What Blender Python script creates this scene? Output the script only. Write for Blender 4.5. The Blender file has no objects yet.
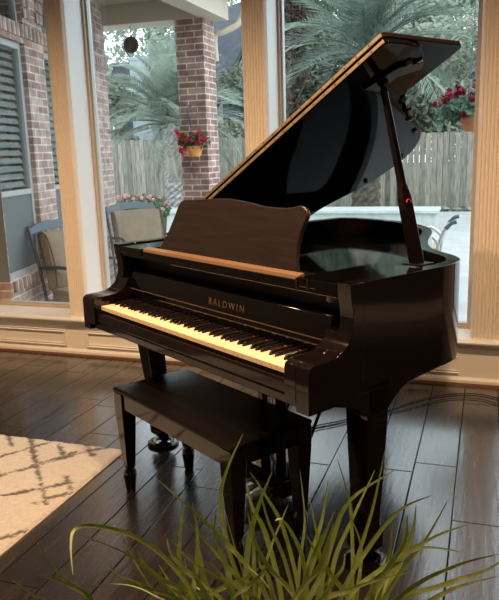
import bpy, bmesh, math, random
from math import sin, cos, pi, radians, atan2, hypot
from mathutils import Vector, Matrix
from mathutils.geometry import tessellate_polygon
random.seed(7)
scene = bpy.context.scene
COL = scene.collection

# ------------------------------------------------------------------ camera
F, PITCH, ROLL, YAW, H = 685.59, 0.2123, 0.0312, 0.3367, 1.3578
FW = Vector((-sin(YAW)*cos(PITCH), cos(YAW)*cos(PITCH), -sin(PITCH)))
RT0 = Vector((cos(YAW), sin(YAW), 0)); UP0 = RT0.cross(FW)
RT = cos(ROLL)*RT0 - sin(ROLL)*UP0; UP = cos(ROLL)*UP0 + sin(ROLL)*RT0
cam = bpy.data.cameras.new('camera'); cam.sensor_fit = 'HORIZONTAL'; cam.sensor_width = 36
cam.lens = F/499*36; cam.clip_start = .05; cam.clip_end = 300
co = bpy.data.objects.new('camera', cam); COL.objects.link(co)
m = Matrix((RT, UP, -FW)).transposed().to_4x4(); m.translation = Vector((0, 0, H)); co.matrix_world = m
scene.camera = co
EYE = Vector((0, 0, H))
def ray(x, y): return FW + (x-249.5)/F*RT - (y-300)/F*UP
def pz(x, y, z): d = ray(x, y); return EYE + d*((z-H)/d.z)
def pY(x, y, Y): d = ray(x, y); return EYE + d*(Y/d.y)
def pD(x, y, D): return EYE + ray(x, y)*D

# ------------------------------------------------------------------ mesh builder
class MB:
    def __init__(s): s.v = []; s.f = []
    def add(s, vs, fs):
        n = len(s.v); s.v += [tuple(v) for v in vs]; s.f += [tuple(i+n for i in f) for f in fs]; return s
    def box(s, x0, x1, y0, y1, z0, z1):
        vs = [(x, y, z) for x in (x0, x1) for y in (y0, y1) for z in (z0, z1)]
        return s.add(vs, [(0,1,3,2),(4,6,7,5),(0,4,5,1),(2,3,7,6),(0,2,6,4),(1,5,7,3)])
    def prism(s, poly, a, b, fn=None, axis='z'):
        """poly extruded from a to b; fn maps (p,q,t) to a point"""
        if fn is None:
            fn = {'z': lambda p, q, t: (p, q, t), 'x': lambda p, q, t: (t, p, q), 'y': lambda p, q, t: (p, t, q)}[axis]
        n = len(poly)
        vs = [fn(p, q, a) for p, q in poly] + [fn(p, q, b) for p, q in poly]
        fs = [tuple(range(n)), tuple(range(2*n-1, n-1, -1))] + [(i, n+i, n+(i+1) % n, (i+1) % n) for i in range(n)]
        return s.add(vs, fs)
    def loft(s, rings, cap=True, closed=True):
        n = len(rings[0]); vs = [p for r in rings for p in r]; fs = []
        for i in range(len(rings)-1):
            for j in range(n if closed else n-1):
                k = (j+1) % n; fs.append((i*n+j, i*n+k, (i+1)*n+k, (i+1)*n+j))
        if cap: fs += [tuple(range(n-1, -1, -1)), tuple(range((len(rings)-1)*n, len(rings)*n))]
        return s.add(vs, fs)
    def lathe(s, prof, c=(0, 0, 0), n=24):
        return s.loft([[(c[0]+r*cos(2*pi*k/n), c[1]+r*sin(2*pi*k/n), c[2]+z) for k in range(n)] for r, z in prof])
    def tube(s, pts, r, n=8):
        pts = [Vector(p) for p in pts]; rr = r if isinstance(r, (list, tuple)) else [r]*len(pts); rings = []
        ref = None
        for i, p in enumerate(pts):
            t = (pts[min(i+1, len(pts)-1)] - pts[max(i-1, 0)]).normalized()
            if ref is None: ref = Vector((0, 0, 1)) if abs(t.z) < .9 else Vector((1, 0, 0))
            a = t.cross(ref).normalized(); b = a.cross(t).normalized(); ref = b
            rings.append([p + rr[i]*(cos(2*pi*k/n)*a + sin(2*pi*k/n)*b) for k in range(n)])
        return s.loft(rings)
    def square(s, secs):
        """stack of rectangles (cx,cy,z,hx,hy)"""
        return s.loft([[(cx-hx, cy-hy, z), (cx+hx, cy-hy, z), (cx+hx, cy+hy, z), (cx-hx, cy+hy, z)] for cx, cy, z, hx, hy in secs])
    def build(s, name, mat, parent=None, bevel=0, smooth=0, seg=2, solid=0):
        me = bpy.data.meshes.new(name); me.from_pydata(s.v, [], s.f)
        bm = bmesh.new(); bm.from_mesh(me)
        if len(s.f) < 60000: bmesh.ops.recalc_face_normals(bm, faces=bm.faces)
        if smooth:
            for f in bm.faces: f.smooth = True
            for e in bm.edges:
                if len(e.link_faces) == 2 and e.calc_face_angle(0) > radians(smooth): e.smooth = False
        bm.to_mesh(me); bm.free()
        me.materials.append(mat)
        o = bpy.data.objects.new(name, me); COL.objects.link(o)
        if parent: o.parent = parent
        if solid:
            md = o.modifiers.new('solid', 'SOLIDIFY'); md.thickness = solid
        if bevel:
            md = o.modifiers.new('bevel', 'BEVEL'); md.width = bevel; md.segments = seg; md.limit_method = 'ANGLE'; md.angle_limit = radians(35)
        return o
def smoothpts(p, n=4, closed=False):
    out = []; N = len(p)
    for i in range(N if closed else N-1):
        g = (lambda k: p[k % N]) if closed else (lambda k: p[max(0, min(N-1, k))])
        a, b, c, d = g(i-1), g(i), g(i+1), g(i+2)
        for j in range(n):
            t = j/n
            out.append(tuple(.5*((2*b[k])+(-a[k]+c[k])*t+(2*a[k]-5*b[k]+4*c[k]-d[k])*t*t+(-a[k]+3*b[k]-3*c[k]+d[k])*t**3) for k in range(len(b))))
    if not closed: out.append(tuple(p[-1]))
    return out
def offset(poly, d):
    """open polyline moved sideways (left of travel)"""
    out = []
    for i, p in enumerate(poly):
        a = poly[max(i-1, 0)]; b = poly[min(i+1, len(poly)-1)]
        tx, ty = b[0]-a[0], b[1]-a[1]; L = hypot(tx, ty); out.append((p[0]-ty/L*d, p[1]+tx/L*d))
    return out
def tag(o, label=None, cat=None, group=None, kind=None):
    if label: o['label'] = label
    if cat: o['category'] = cat
    if group: o['group'] = group
    if kind: o['kind'] = kind
    return o
def thing(name, label, cat, loc=(0, 0, 0), rz=0, group=None):
    o = bpy.data.objects.new(name, None); COL.objects.link(o); o.location = loc; o.rotation_euler = (0, 0, rz)
    o.empty_display_size = .1
    return tag(o, label, cat, group)
def copy_obj(o, parent=None):
    c = o.copy(); COL.objects.link(c)
    if parent: c.parent = parent
    return c
def dup(root, loc, rz, label, group=None):
    r = root.copy(); COL.objects.link(r); r.location = loc; r.rotation_euler = (0, 0, rz); tag(r, label, None, group)
    for ch in list(root.children):
        c = copy_obj(ch, r)
        for g in list(ch.children): copy_obj(g, c)
    return r

# ------------------------------------------------------------------ materials
def new(name):
    m = bpy.data.materials.new(name); m.use_nodes = True; nt = m.node_tree
    return m, nt, nt.nodes['Principled BSDF']
def nd(nt, t, **kw):
    n = nt.nodes.new(t)
    for k, v in kw.items():
        if k in n.inputs: n.inputs[k].default_value = v
        else: setattr(n, k, v)
    return n
def ramp(nt, fac, stops):
    r = nt.nodes.new('ShaderNodeValToRGB'); e = r.color_ramp.elements
    while len(e) < len(stops): e.new(.5)
    for i, (p, c) in enumerate(stops): e[i].position = p; e[i].color = (*c, 1)
    nt.links.new(fac, r.inputs[0]); return r.outputs[0]
def mat(name, col, rough=.5, metal=0, var=0, scale=8, bump=0, bscale=40, coat=0, stretch=(1, 1, 1), spec=.5, detail=4):
    m, nt, b = new(name); L = nt.links
    b.inputs['Base Color'].default_value = (*col, 1); b.inputs['Roughness'].default_value = rough
    b.inputs['Metallic'].default_value = metal; b.inputs['Coat Weight'].default_value = coat; b.inputs['Coat Roughness'].default_value = .04
    b.inputs['Specular IOR Level'].default_value = spec
    if var or bump:
        tc = nd(nt, 'ShaderNodeTexCoord'); mp = nd(nt, 'ShaderNodeMapping'); mp.inputs['Scale'].default_value = stretch
        L.new(tc.outputs['Object'], mp.inputs['Vector'])
    if var:
        n = nd(nt, 'ShaderNodeTexNoise', Scale=scale, Detail=detail); L.new(mp.outputs[0], n.inputs['Vector'])
        c0 = tuple(max(0, c*(1-var)) for c in col); c1 = tuple(min(1, c*(1+var)) for c in col)
        L.new(ramp(nt, n.outputs['Fac'], [(.3, c0), (.7, c1)]), b.inputs['Base Color'])
    if bump:
        n = nd(nt, 'ShaderNodeTexNoise', Scale=bscale, Detail=3); L.new(mp.outputs[0], n.inputs['Vector'])
        bp = nd(nt, 'ShaderNodeBump', Strength=bump, Distance=.01); L.new(n.outputs['Fac'], bp.inputs['Height']); L.new(bp.outputs[0], b.inputs['Normal'])
    return m
def leafmat(name, c0, c1, rough=.55, scale=1.5, trans=.25):
    m, nt, b = new(name); L = nt.links
    tc = nd(nt, 'ShaderNodeTexCoord'); n = nd(nt, 'ShaderNodeTexNoise', Scale=scale, Detail=6, Roughness=.8)
    L.new(tc.outputs['Object'], n.inputs['Vector'])
    oi = nd(nt, 'ShaderNodeObjectInfo'); ma = nd(nt, 'ShaderNodeMath', operation='MULTIPLY_ADD'); L.new(oi.outputs['Random'], ma.inputs[0]); ma.inputs[1].default_value = .3; ma.inputs[2].default_value = -.15
    mb_ = nd(nt, 'ShaderNodeMath', operation='ADD'); L.new(ma.outputs[0], mb_.inputs[0]); L.new(n.outputs['Fac'], mb_.inputs[1])
    c = ramp(nt, mb_.outputs[0], [(.35, c0), (.65, c1)]); L.new(c, b.inputs['Base Color']); b.inputs['Roughness'].default_value = rough
    t = nd(nt, 'ShaderNodeBsdfTranslucent'); L.new(c, t.inputs['Color'])
    mx = nd(nt, 'ShaderNodeMixShader'); mx.inputs[0].default_value = trans
    L.new(b.outputs[0], mx.inputs[1]); L.new(t.outputs[0], mx.inputs[2]); L.new(mx.outputs[0], nt.nodes['Material Output'].inputs[0])
    return m
def brickmat(name, c1, c2, mortar, mode='x', bw=.205, rh=.064):
    m, nt, b = new(name); L = nt.links
    tc = nd(nt, 'ShaderNodeTexCoord'); sp = nd(nt, 'ShaderNodeSeparateXYZ'); L.new(tc.outputs['Object'], sp.inputs[0])
    cb = nd(nt, 'ShaderNodeCombineXYZ')
    if mode == 'xy':
        a = nd(nt, 'ShaderNodeMath', operation='ADD'); L.new(sp.outputs[0], a.inputs[0]); L.new(sp.outputs[1], a.inputs[1]); L.new(a.outputs[0], cb.inputs[0])
    else: L.new(sp.outputs[0], cb.inputs[0])
    L.new(sp.outputs[2], cb.inputs[1])
    br = nd(nt, 'ShaderNodeTexBrick', Scale=1.0); br.inputs['Brick Width'].default_value = bw; br.inputs['Row Height'].default_value = rh
    br.inputs['Mortar Size'].default_value = .007; br.inputs['Mortar Smooth'].default_value = .2; br.inputs['Bias'].default_value = 0
    br.inputs['Color1'].default_value = (*c1, 1); br.inputs['Color2'].default_value = (*c2, 1); br.inputs['Mortar'].default_value = (*mortar, 1)
    L.new(cb.outputs[0], br.inputs['Vector'])
    n = nd(nt, 'ShaderNodeTexNoise', Scale=9, Detail=6); L.new(tc.outputs['Object'], n.inputs['Vector'])
    r = ramp(nt, n.outputs['Fac'], [(.3, (.6, .6, .6)), (.7, (1.35, 1.35, 1.35))])
    mx = nd(nt, 'ShaderNodeMix', data_type='RGBA', blend_type='MULTIPLY'); mx.inputs[0].default_value = 1
    L.new(br.outputs['Color'], mx.inputs[6]); L.new(r, mx.inputs[7]); L.new(mx.outputs[2], b.inputs['Base Color'])
    bp = nd(nt, 'ShaderNodeBump', Strength=.6, Distance=.01, invert=True); L.new(br.outputs['Fac'], bp.inputs['Height']); L.new(bp.outputs[0], b.inputs['Normal'])
    b.inputs['Roughness'].default_value = .9
    return m
def glassmat(name, tint=(1, 1, 1), refl=1.0, ior=1.45):
    m, nt, b = new(name); L = nt.links; nt.nodes.remove(b)
    t = nd(nt, 'ShaderNodeBsdfTransparent'); t.inputs[0].default_value = (*tint, 1)
    g = nd(nt, 'ShaderNodeBsdfGlossy', Roughness=.01); g.inputs['Color'].default_value = (refl, refl, refl, 1)
    ge = nd(nt, 'ShaderNodeNewGeometry'); io = nd(nt, 'ShaderNodeMapRange'); L.new(ge.outputs['Backfacing'], io.inputs[0]); io.inputs[3].default_value = ior; io.inputs[4].default_value = 1/ior
    fr = nd(nt, 'ShaderNodeFresnel'); L.new(io.outputs[0], fr.inputs['IOR']); mx = nd(nt, 'ShaderNodeMixShader')
    L.new(fr.outputs[0], mx.inputs[0]); L.new(t.outputs[0], mx.inputs[1]); L.new(g.outputs[0], mx.inputs[2])
    L.new(mx.outputs[0], nt.nodes['Material Output'].inputs[0]); return m
def emit(name, col, s):
    m, nt, b = new(name); b.inputs['Base Color'].default_value = (0, 0, 0, 1)
    b.inputs['Emission Color'].default_value = (*col, 1); b.inputs['Emission Strength'].default_value = s; return m

M = {}
M['lacquer'] = mat('piano_lacquer', (.0048, .0028, .0025), .085, coat=.25, var=.15, scale=3, spec=.35)
M['desk_wood'] = mat('satin_mahogany', (.019, .0125, .011), .28, coat=.2, spec=.35, var=.25, scale=6, stretch=(1, 12, 12))
M['satin_black'] = mat('satin_black', (.004, .003, .003), .38, spec=.2)
M['gloss_black'] = mat('gloss_black', (.002, .0015, .0015), .06, coat=.2, spec=.35)
M['ivory'] = mat('white_key_plastic', (.82, .61, .40), .25)
M['ebony'] = mat('black_key_plastic', (.006, .005, .005), .28, spec=.3)
M['brass'] = mat('brushed_brass', (.60, .46, .28), .45, .8, var=.15, scale=20)
M['dullgold'] = mat('gold_leaf', (.14, .09, .045), .55, .5)
M['felt'] = mat('red_felt', (.30, .02, .03), .95)
M['rubber'] = mat('grey_rubber', (.22, .21, .2), .7)
M['chrome'] = mat('chrome', (.65, .65, .65), .2, 1)
M['bench_top'] = mat('black_vinyl', (.005, .004, .004), .2, bump=.06, bscale=60, spec=.08)
M['paint'] = mat('cream_paint', (.78, .74, .68), .42, var=.03, scale=3)
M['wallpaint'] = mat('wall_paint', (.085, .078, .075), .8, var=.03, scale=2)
M['ceilpaint'] = mat('ceiling_paint', (.32, .31, .30), .9, var=.02)
M['framegrey'] = mat('grey_window_metal', (.5, .52, .52), .4)
M['tanframe'] = mat('tan_window_stop', (.55, .42, .3), .5)
M['pane'] = glassmat('window_glass', (.93, .95, .95))
M['darkpane'] = glassmat('outdoor_window_glass', (.85, .9, .9), .9, 1.7)
M['brick'] = brickmat('wing_brick', (.34, .20, .165), (.56, .42, .36), (.66, .6, .55))
M['colbrick'] = brickmat('column_brick', (.25, .125, .10), (.40, .26, .21), (.62, .55, .5), 'xy')
M['soffit'] = mat('beige_soffit', (.40, .33, .24), .8, var=.05)
M['trimtan'] = mat('beige_trim', (.56, .49, .38), .6)
M['concrete'] = mat('pale_patio_concrete', (.40, .415, .41), .85, var=.10, scale=3, bump=.15, bscale=60)
M['stone'] = mat('pale_stone', (.46, .50, .48), .8, var=.12, scale=9, bump=.3, bscale=25)
M['rock'] = mat('grey_rock', (.2, .2, .18), .9, var=.4, scale=6, bump=.5, bscale=12)
M['grass'] = mat('lawn_grass', (.10, .14, .06), .95, var=.4, scale=5, bump=.5, bscale=60)
M['slate'] = mat('dark_roof_shingle', (.055, .065, .078), .85, var=.25, scale=4)
M['stucco'] = mat('pale_stucco', (.55, .60, .60), .9, var=.06)
M['chimney'] = mat('grey_siding', (.36, .40, .43), .9, var=.08)
M['bark'] = mat('palm_bark', (.36, .35, .33), .95, var=.55, scale=14, bump=.9, bscale=16)
M['darkbark'] = mat('dark_bark', (.085, .075, .055), .95, var=.5, scale=14, bump=.9, bscale=16)
M['trunk'] = mat('tree_bark', (.14, .11, .085), .95, var=.4, scale=8, bump=.6)
M['frond'] = leafmat('palm_frond_green', (.10, .145, .11), (.44, .52, .43), .5, .9)
M['frond2'] = leafmat('palm_frond_blue_green', (.075, .11, .09), (.34, .42, .35), .5, .9)
M['deadfrond'] = leafmat('dead_frond', (.34, .31, .25), (.55, .52, .44), .8, 2)
M['leafA'] = leafmat('leaves_olive', (.10, .12, .085), (.30, .32, .23), .6, 1.2)
M['leafB'] = leafmat('leaves_green', (.11, .14, .10), (.31, .35, .26), .6, 1.2)
M['leafC'] = leafmat('leaves_grey_green', (.16, .20, .15), (.40, .46, .38), .6, .8)
M['leafD'] = leafmat('leaves_plum', (.045, .03, .025), (.13, .10, .075), .6, 2)
M['shrub'] = leafmat('shrub_leaves', (.04, .10, .04), (.16, .30, .10), .5, 9)
M['redpetal'] = leafmat('red_petals', (.32, .008, .025), (.62, .03, .07), .6, 9)
M['pinkpetal'] = leafmat('pink_petals', (.50, .18, .26), (.80, .42, .50), .6, 9)
M['terracotta'] = mat('terracotta', (.55, .20, .08), .8, var=.2, scale=10)
M['orangepot'] = mat('orange_glazed_pot', (.78, .32, .08), .4, var=.3, scale=20)
M['darkpot'] = mat('dark_ribbed_planter', (.055, .05, .047), .6)
M['iron'] = mat('weathered_iron', (.10, .12, .14), .45, .5)
M['cushion'] = mat('tan_cushion', (.30, .24, .17), .9, var=.08, bump=.2, bscale=120)
M['piping'] = mat('brown_piping', (.13, .09, .065), .9)
M['silver'] = mat('brushed_aluminium', (.55, .56, .56), .3, .9)
M['teak'] = mat('light_teak', (.45, .30, .19), .6, var=.2)
M['disc'] = mat('rusty_disc', (.09, .075, .06), .6, .3, var=.3, scale=9)
M['cord'] = mat('black_cable', (.012, .012, .012), .5)
M['blade'] = leafmat('grass_blade_green', (.34, .42, .14), (.85, .88, .54), .42, 9, .35)
M['blind'] = mat('pale_blind_slat', (.55, .56, .53), .7)
M['darkroom'] = mat('dim_interior', (.42, .44, .44), .9)
M['shoe'] = mat('dark_shoe_moulding', (.12, .055, .03), .45)
M['soil'] = mat('potting_soil', (.03, .02, .015), 1, bump=.5)

# fluted white casing, warm room light tinted into its paint colour
def fluted():
    m, nt, b = new('fluted_warm_lit_casing'); L = nt.links
    b.inputs['Base Color'].default_value = (.82, .75, .66, 1); b.inputs['Roughness'].default_value = .45
    return m
M['casing'] = fluted()

def pickets():
    m, nt, b = new('weathered_pickets'); L = nt.links
    tc = nd(nt, 'ShaderNodeTexCoord'); sp = nd(nt, 'ShaderNodeSeparateXYZ'); L.new(tc.outputs['Object'], sp.inputs[0])
    d = nd(nt, 'ShaderNodeMath', operation='DIVIDE'); d.inputs[1].default_value = .14; L.new(sp.outputs[0], d.inputs[0])
    fl = nd(nt, 'ShaderNodeMath', operation='FLOOR'); L.new(d.outputs[0], fl.inputs[0])
    wn = nd(nt, 'ShaderNodeTexWhiteNoise', noise_dimensions='1D'); L.new(fl.outputs[0], wn.inputs['W'])
    c = ramp(nt, wn.outputs['Value'], [(0, (.13, .12, .105)), (.25, (.32, .29, .24)), (.5, (.21, .205, .18)), (.75, (.39, .35, .285)), (1, (.18, .17, .155))])
    mp = nd(nt, 'ShaderNodeMapping'); mp.inputs['Scale'].default_value = (14, 1, 1.2); L.new(tc.outputs['Object'], mp.inputs[0])
    n = nd(nt, 'ShaderNodeTexNoise', Scale=2.5, Detail=6); L.new(mp.outputs[0], n.inputs['Vector'])
    r = ramp(nt, n.outputs['Fac'], [(.35, (.6, .6, .6)), (.6, (1.15, 1.15, 1.12))])
    mx = nd(nt, 'ShaderNodeMix', data_type='RGBA', blend_type='MULTIPLY'); mx.inputs[0].default_value = 1
    L.new(c, mx.inputs[6]); L.new(r, mx.inputs[7]); L.new(mx.outputs[2], b.inputs['Base Color']); b.inputs['Roughness'].default_value = .9
    return m
M['picket'] = pickets()

def floorwood():
    m, nt, b = new('dark_plank_floor'); L = nt.links
    tc = nd(nt, 'ShaderNodeTexCoord'); sp = nd(nt, 'ShaderNodeSeparateXYZ'); L.new(tc.outputs['Object'], sp.inputs[0])
    def mth(op, a, bb=None):
        n = nd(nt, 'ShaderNodeMath', operation=op)
        for i, q in enumerate((a, bb)):
            if q is None: continue
            if isinstance(q, (int, float)): n.inputs[i].default_value = q
            else: L.new(q, n.inputs[i])
        return n.outputs[0]
    W, LEN = .177, 1.25
    xs = mth('DIVIDE', mth('ADD', sp.outputs[0], .08+W*40), W); ix = mth('FLOOR', xs); fx = mth('FRACT', xs)
    wn = nd(nt, 'ShaderNodeTexWhiteNoise', noise_dimensions='1D'); L.new(ix, wn.inputs['W'])
    ys = mth('ADD', mth('DIVIDE', sp.outputs[1], LEN), mth('MULTIPLY', wn.outputs['Value'], 7.3)); iy = mth('FLOOR', ys); fy = mth('FRACT', ys)
    cb = nd(nt, 'ShaderNodeCombineXYZ'); L.new(ix, cb.inputs[0]); L.new(iy, cb.inputs[1])
    w2 = nd(nt, 'ShaderNodeTexWhiteNoise', noise_dimensions='2D'); L.new(cb.outputs[0], w2.inputs['Vector'])
    ex = mth('MULTIPLY', mth('MINIMUM', fx, mth('SUBTRACT', 1, fx)), W)
    ey = mth('MULTIPLY', mth('MINIMUM', fy, mth('SUBTRACT', 1, fy)), LEN)
    e = mth('MINIMUM', ex, ey)
    gap = nd(nt, 'ShaderNodeMapRange'); L.new(e, gap.inputs[0]); gap.inputs[1].default_value = .0012; gap.inputs[2].default_value = .0045
    mp = nd(nt, 'ShaderNodeMapping'); mp.inputs['Scale'].default_value = (16, 1.1, 1); L.new(tc.outputs['Object'], mp.inputs[0])
    ad = nd(nt, 'ShaderNodeVectorMath', operation='ADD'); L.new(mp.outputs[0], ad.inputs[0]); L.new(w2.outputs['Color'], ad.inputs[1])
    n = nd(nt, 'ShaderNodeTexNoise', Scale=3, Detail=7, Distortion=.6); L.new(ad.outputs[0], n.inputs['Vector'])
    c = ramp(nt, n.outputs['Fac'], [(.3, (.008, .006, .0055)), (.7, (.021, .0155, .0135))])
    hs = nd(nt, 'ShaderNodeMix', data_type='RGBA', blend_type='MULTIPLY'); hs.inputs[0].default_value = 1
    L.new(c, hs.inputs[6]); L.new(ramp(nt, w2.outputs['Value'], [(0, (.6, .6, .6)), (1, (1.4, 1.4, 1.4))]), hs.inputs[7])
    g2 = nd(nt, 'ShaderNodeMix', data_type='RGBA'); L.new(gap.outputs[0], g2.inputs[0]); g2.inputs[6].default_value = (.003, .003, .003, 1); L.new(hs.outputs[2], g2.inputs[7])
    L.new(g2.outputs[2], b.inputs['Base Color'])
    # scraped waves running across and along the boards
    mw = nd(nt, 'ShaderNodeMapping'); mw.inputs['Scale'].default_value = (26, 3.0, 1); L.new(tc.outputs['Object'], mw.inputs[0])
    wv = nd(nt, 'ShaderNodeTexNoise', Scale=1.2, Detail=3, Distortion=.8); L.new(mw.outputs[0], wv.inputs['Vector'])
    sm = mth('ADD', mth('MULTIPLY', gap.outputs[0], .25), mth('ADD', mth('MULTIPLY', wv.outputs['Fac'], .38), mth('MULTIPLY', w2.outputs['Value'], .05)))
    bp = nd(nt, 'ShaderNodeBump', Strength=.42, Distance=.005); L.new(sm, bp.inputs['Height']); L.new(bp.outputs[0], b.inputs['Normal'])
    rr = nd(nt, 'ShaderNodeMapRange'); L.new(n.outputs['Fac'], rr.inputs[0]); rr.inputs[3].default_value = .2; rr.inputs[4].default_value = .32
    L.new(rr.outputs[0], b.inputs['Roughness']); gs = nd(nt, 'ShaderNodeMath', operation='MULTIPLY'); gs.inputs[1].default_value = .8; L.new(gap.outputs[0], gs.inputs[0]); L.new(gs.outputs[0], b.inputs['Specular IOR Level'])
    gc = nd(nt, 'ShaderNodeMath', operation='MULTIPLY'); gc.inputs[1].default_value = .75; L.new(gap.outputs[0], gc.inputs[0]); L.new(gc.outputs[0], b.inputs['Coat Weight'])
    b.inputs['Coat Roughness'].default_value = .15; L.new(bp.outputs[0], b.inputs['Coat Normal'])
    return m
M['floor'] = floorwood()

# ------------------------------------------------------------------ room
WY = 3.9772          # inner face of the window wall
XL, XR, YB, ZC = -3.42, 3.0, -3.2, 2.95
def struct(mb, name, m, parent=None, **k):
    o = mb.build(name, m, parent, **k)
    if not parent: o['kind'] = 'structure'
    return o
struct(MB().box(XL-.2, XR+.2, YB-.2, WY+.27, -.12, 0), 'floor', M['floor'])
struct(MB().box(XL-.2, XR+.2, YB-.2, WY+.27, ZC, ZC+.1), 'ceiling', M['ceilpaint'])
struct(MB().box(XL-.2, XL, YB, WY, 0, ZC), 'wall_left', M['wallpaint'])
struct(MB().box(XR, XR+.2, YB, WY, 0, ZC), 'wall_right', M['wallpaint'])
struct(MB().box(XL-.2, XR+.2, YB-.2, YB, 0, ZC), 'wall_back', M['wallpaint'])
# window wall: low wainscot, piers, header
sill = .28
segs = [(-3.60, -2.71), (-2.565, -1.39), (-1.235, -.065), (.11, 1.45)]
w = MB().box(-3.62, XR+.2, WY, WY+.26, 0, sill-.03).box(-3.62, XR+.2, WY, WY+.26, 2.62, ZC)
for a, b in [(-2.695, -2.58), (-1.375, -1.25), (-.05, .095), (1.45, XR+.2)]: w.box(a, b, WY+.012, WY+.26, sill-.03, 2.62)
struct(w, 'wall_front', M['paint'])
# jamb linings + fluted casings on each post
n_ = 1
for a, b in [(-2.71, -2.565), (-1.39, -1.235), (-.065, .11), (1.45, 1.6)]:
    t = MB()
    prof = [(a, 0), (a+.012, -.022)]
    k = 7; x0, x1 = a+.018, b-.018
    for i in range(k):
        p0 = x0+(x1-x0)*i/k; p1 = x0+(x1-x0)*(i+1)/k; wd = p1-p0
        prof += [(p0+wd*.12, -.022), (p0+wd*.3, -.015), (p0+wd*.5, -.0125), (p0+wd*.7, -.015), (p0+wd*.88, -.022)]
    prof += [(b-.012, -.022), (b, 0)]
    t.prism([(x, WY+y) for x, y in prof] + [(b, WY+.015), (a, WY+.015)], sill-.002, 2.7)
    o = struct(t, 'trim_%d' % n_, M['casing']); n_ += 1
jm = MB()
for a, b in segs:
    jm.box(a-.012, a, WY+.015, WY+.26, sill, 2.62).box(b, b+.012, WY+.015, WY+.26, sill, 2.62).box(a, b, WY+.015, WY+.26, 2.60, 2.62)
struct(jm, 'trim_%d' % n_, mat('white_jamb_paint', (.80, .80, .78), .45)); n_ += 1
# stool with nosing
st = MB().prism([(WY-.055, sill-.004), (WY-.06, sill-.014), (WY-.055, sill-.026), (WY+.26, sill-.026), (WY+.26, sill+.004), (WY-.045, sill+.004)], -3.62, 1.6, axis='x')
struct(st, 'trim_%d' % n_, mat('white_stool_paint', (.80, .80, .78), .25), bevel=.003); n_ += 1
struct(MB().prism([(WY-.028, sill-.026), (WY-.016, sill-.055), (WY, sill-.062), (WY, sill-.026)], -3.42, 1.6, axis='x'), 'trim_%d' % n_, M['paint']); n_ += 1
# wainscot raised mouldings around recessed panels
pn = MB()
def frame_mould(x0, x1, z0, z1):
    r = .016
    def bar(a, b, c, d): pn.prism([(WY-.001, c), (WY-r, c+.004), (WY-r*.6, (c+d)/2), (WY-r*.9, d-.003), (WY-.001, d)], a, b, axis='x')
    bar(x0, x1, z0, z0+.022); bar(x0, x1, z1-.022, z1)
    for xx in (x0, x1-.02): pn.box(xx, xx+.02, WY-.012, WY-.001, z0+.02, z1-.02)
for a, b in [(-3.42, -2.765), (-2.60, -1.42), (-1.2, -.12), (.14, 1.42)]: frame_mould(a, b, .066, .185)
struct(pn, 'trim_%d' % n_, M['paint']); n_ += 1
struct(MB().prism([(WY, 0), (WY-.02, 0), (WY-.02, .032), (WY-.012, .042), (WY, .046)], XL, XR, axis='x'), 'baseboard_front', M['paint'])
struct(MB().prism([(WY-.02, 0), (WY-.036, 0), (WY-.033, .01), (WY-.02, .016)], XL, XR, axis='x'), 'trim_%d' % n_, M['shoe']); n_ += 1
for nm, bx in (('baseboard_left', (XL, XL+.015, YB, WY-.04)), ('baseboard_right', (XR-.015, XR, YB, WY-.04)), ('baseboard_back', (XL+.015, XR-.015, YB, YB+.015))):
    struct(MB().box(*bx, 0, .13), nm, M['paint'])
# windows: frame + metal sash + pane
for i, (a, b) in enumerate(segs):
    y0 = WY+.215
    f = MB()
    for (x0, x1, z0, z1) in [(a, a+.014, sill, 2.60), (b-.014, b, sill, 2.60), (a+.014, b-.014, sill+.004, sill+.018), (a+.014, b-.014, 2.57, 2.60)]: f.box(x0, x1, y0-.015, y0+.045, z0, z1)
    wn = struct(f, 'window_%d' % (i+1), M['tanframe'])
    g = MB()
    for (x0, x1, z0, z1) in [(a+.014, a+.026, sill+.018, 2.57), (b-.026, b-.014, sill+.018, 2.57), (a+.026, b-.026, sill+.018, sill+.032), (a+.032, b-.032, 2.555, 2.57)]: g.box(x0, x1, y0+.01, y0+.055, z0, z1)
    g.build('window_frame', M['framegrey'], wn)
    MB().box(a+.03, b-.03, y0+.043, y0+.047, sill+.034, 2.557).build('glass_pane', M['pane'], wn)

# recessed ceiling lamps (the warm light of the room, plus one added to brighten the plant)
WARM = (1.0, .64, .36)
spots = [(-2.6, 1.9, 1.0), (-1.6, 1.9, 1.15), (-.4, 1.9, 1.15), (.9, 1.9, .8), (-.25, .35, .85)]
for i, (x, y, s) in enumerate(spots):
    nm = ['over the rug', 'over the bench', 'over the grass plant', 'nearest the right wall', 'behind the grass plant, added to brighten it'][i]
    t = thing('recessed_light', 'round recessed ceiling downlight ' + nm, 'light', (x, y, ZC), 0, 'ceiling downlights')
    MB().loft([[(r*cos(2*pi*k/28), r*sin(2*pi*k/28), z) for k in range(28)] for r, z in ((.075, -.001), (.075, -.006), (.095, -.006), (.1, 0))], cap=False).build('trim_ring', M['ceilpaint'], t, smooth=40)
    MB().lathe([(.074, -.003), (.0741, -.001)], n=24).build('lens', emit('lamp_lens', WARM, 6), t)
    MB().loft([[(r*cos(2*pi*k/28), r*sin(2*pi*k/28), z) for k in range(28)] for r, z in ((.080, -.002), (.080, -.06), (.086, -.06), (.086, -.002))], cap=False).build('shade', M['satin_black'], t, smooth=40)
    ld = bpy.data.lights.new('downlight', 'AREA'); ld.shape = 'DISK'; ld.size = .14; ld.energy = 39*s; ld.color = WARM; ld.spread = radians(150)
    lo = bpy.data.objects.new('downlight', ld); COL.objects.link(lo); lo.parent = t; lo.location = (0, 0, -.05)

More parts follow.
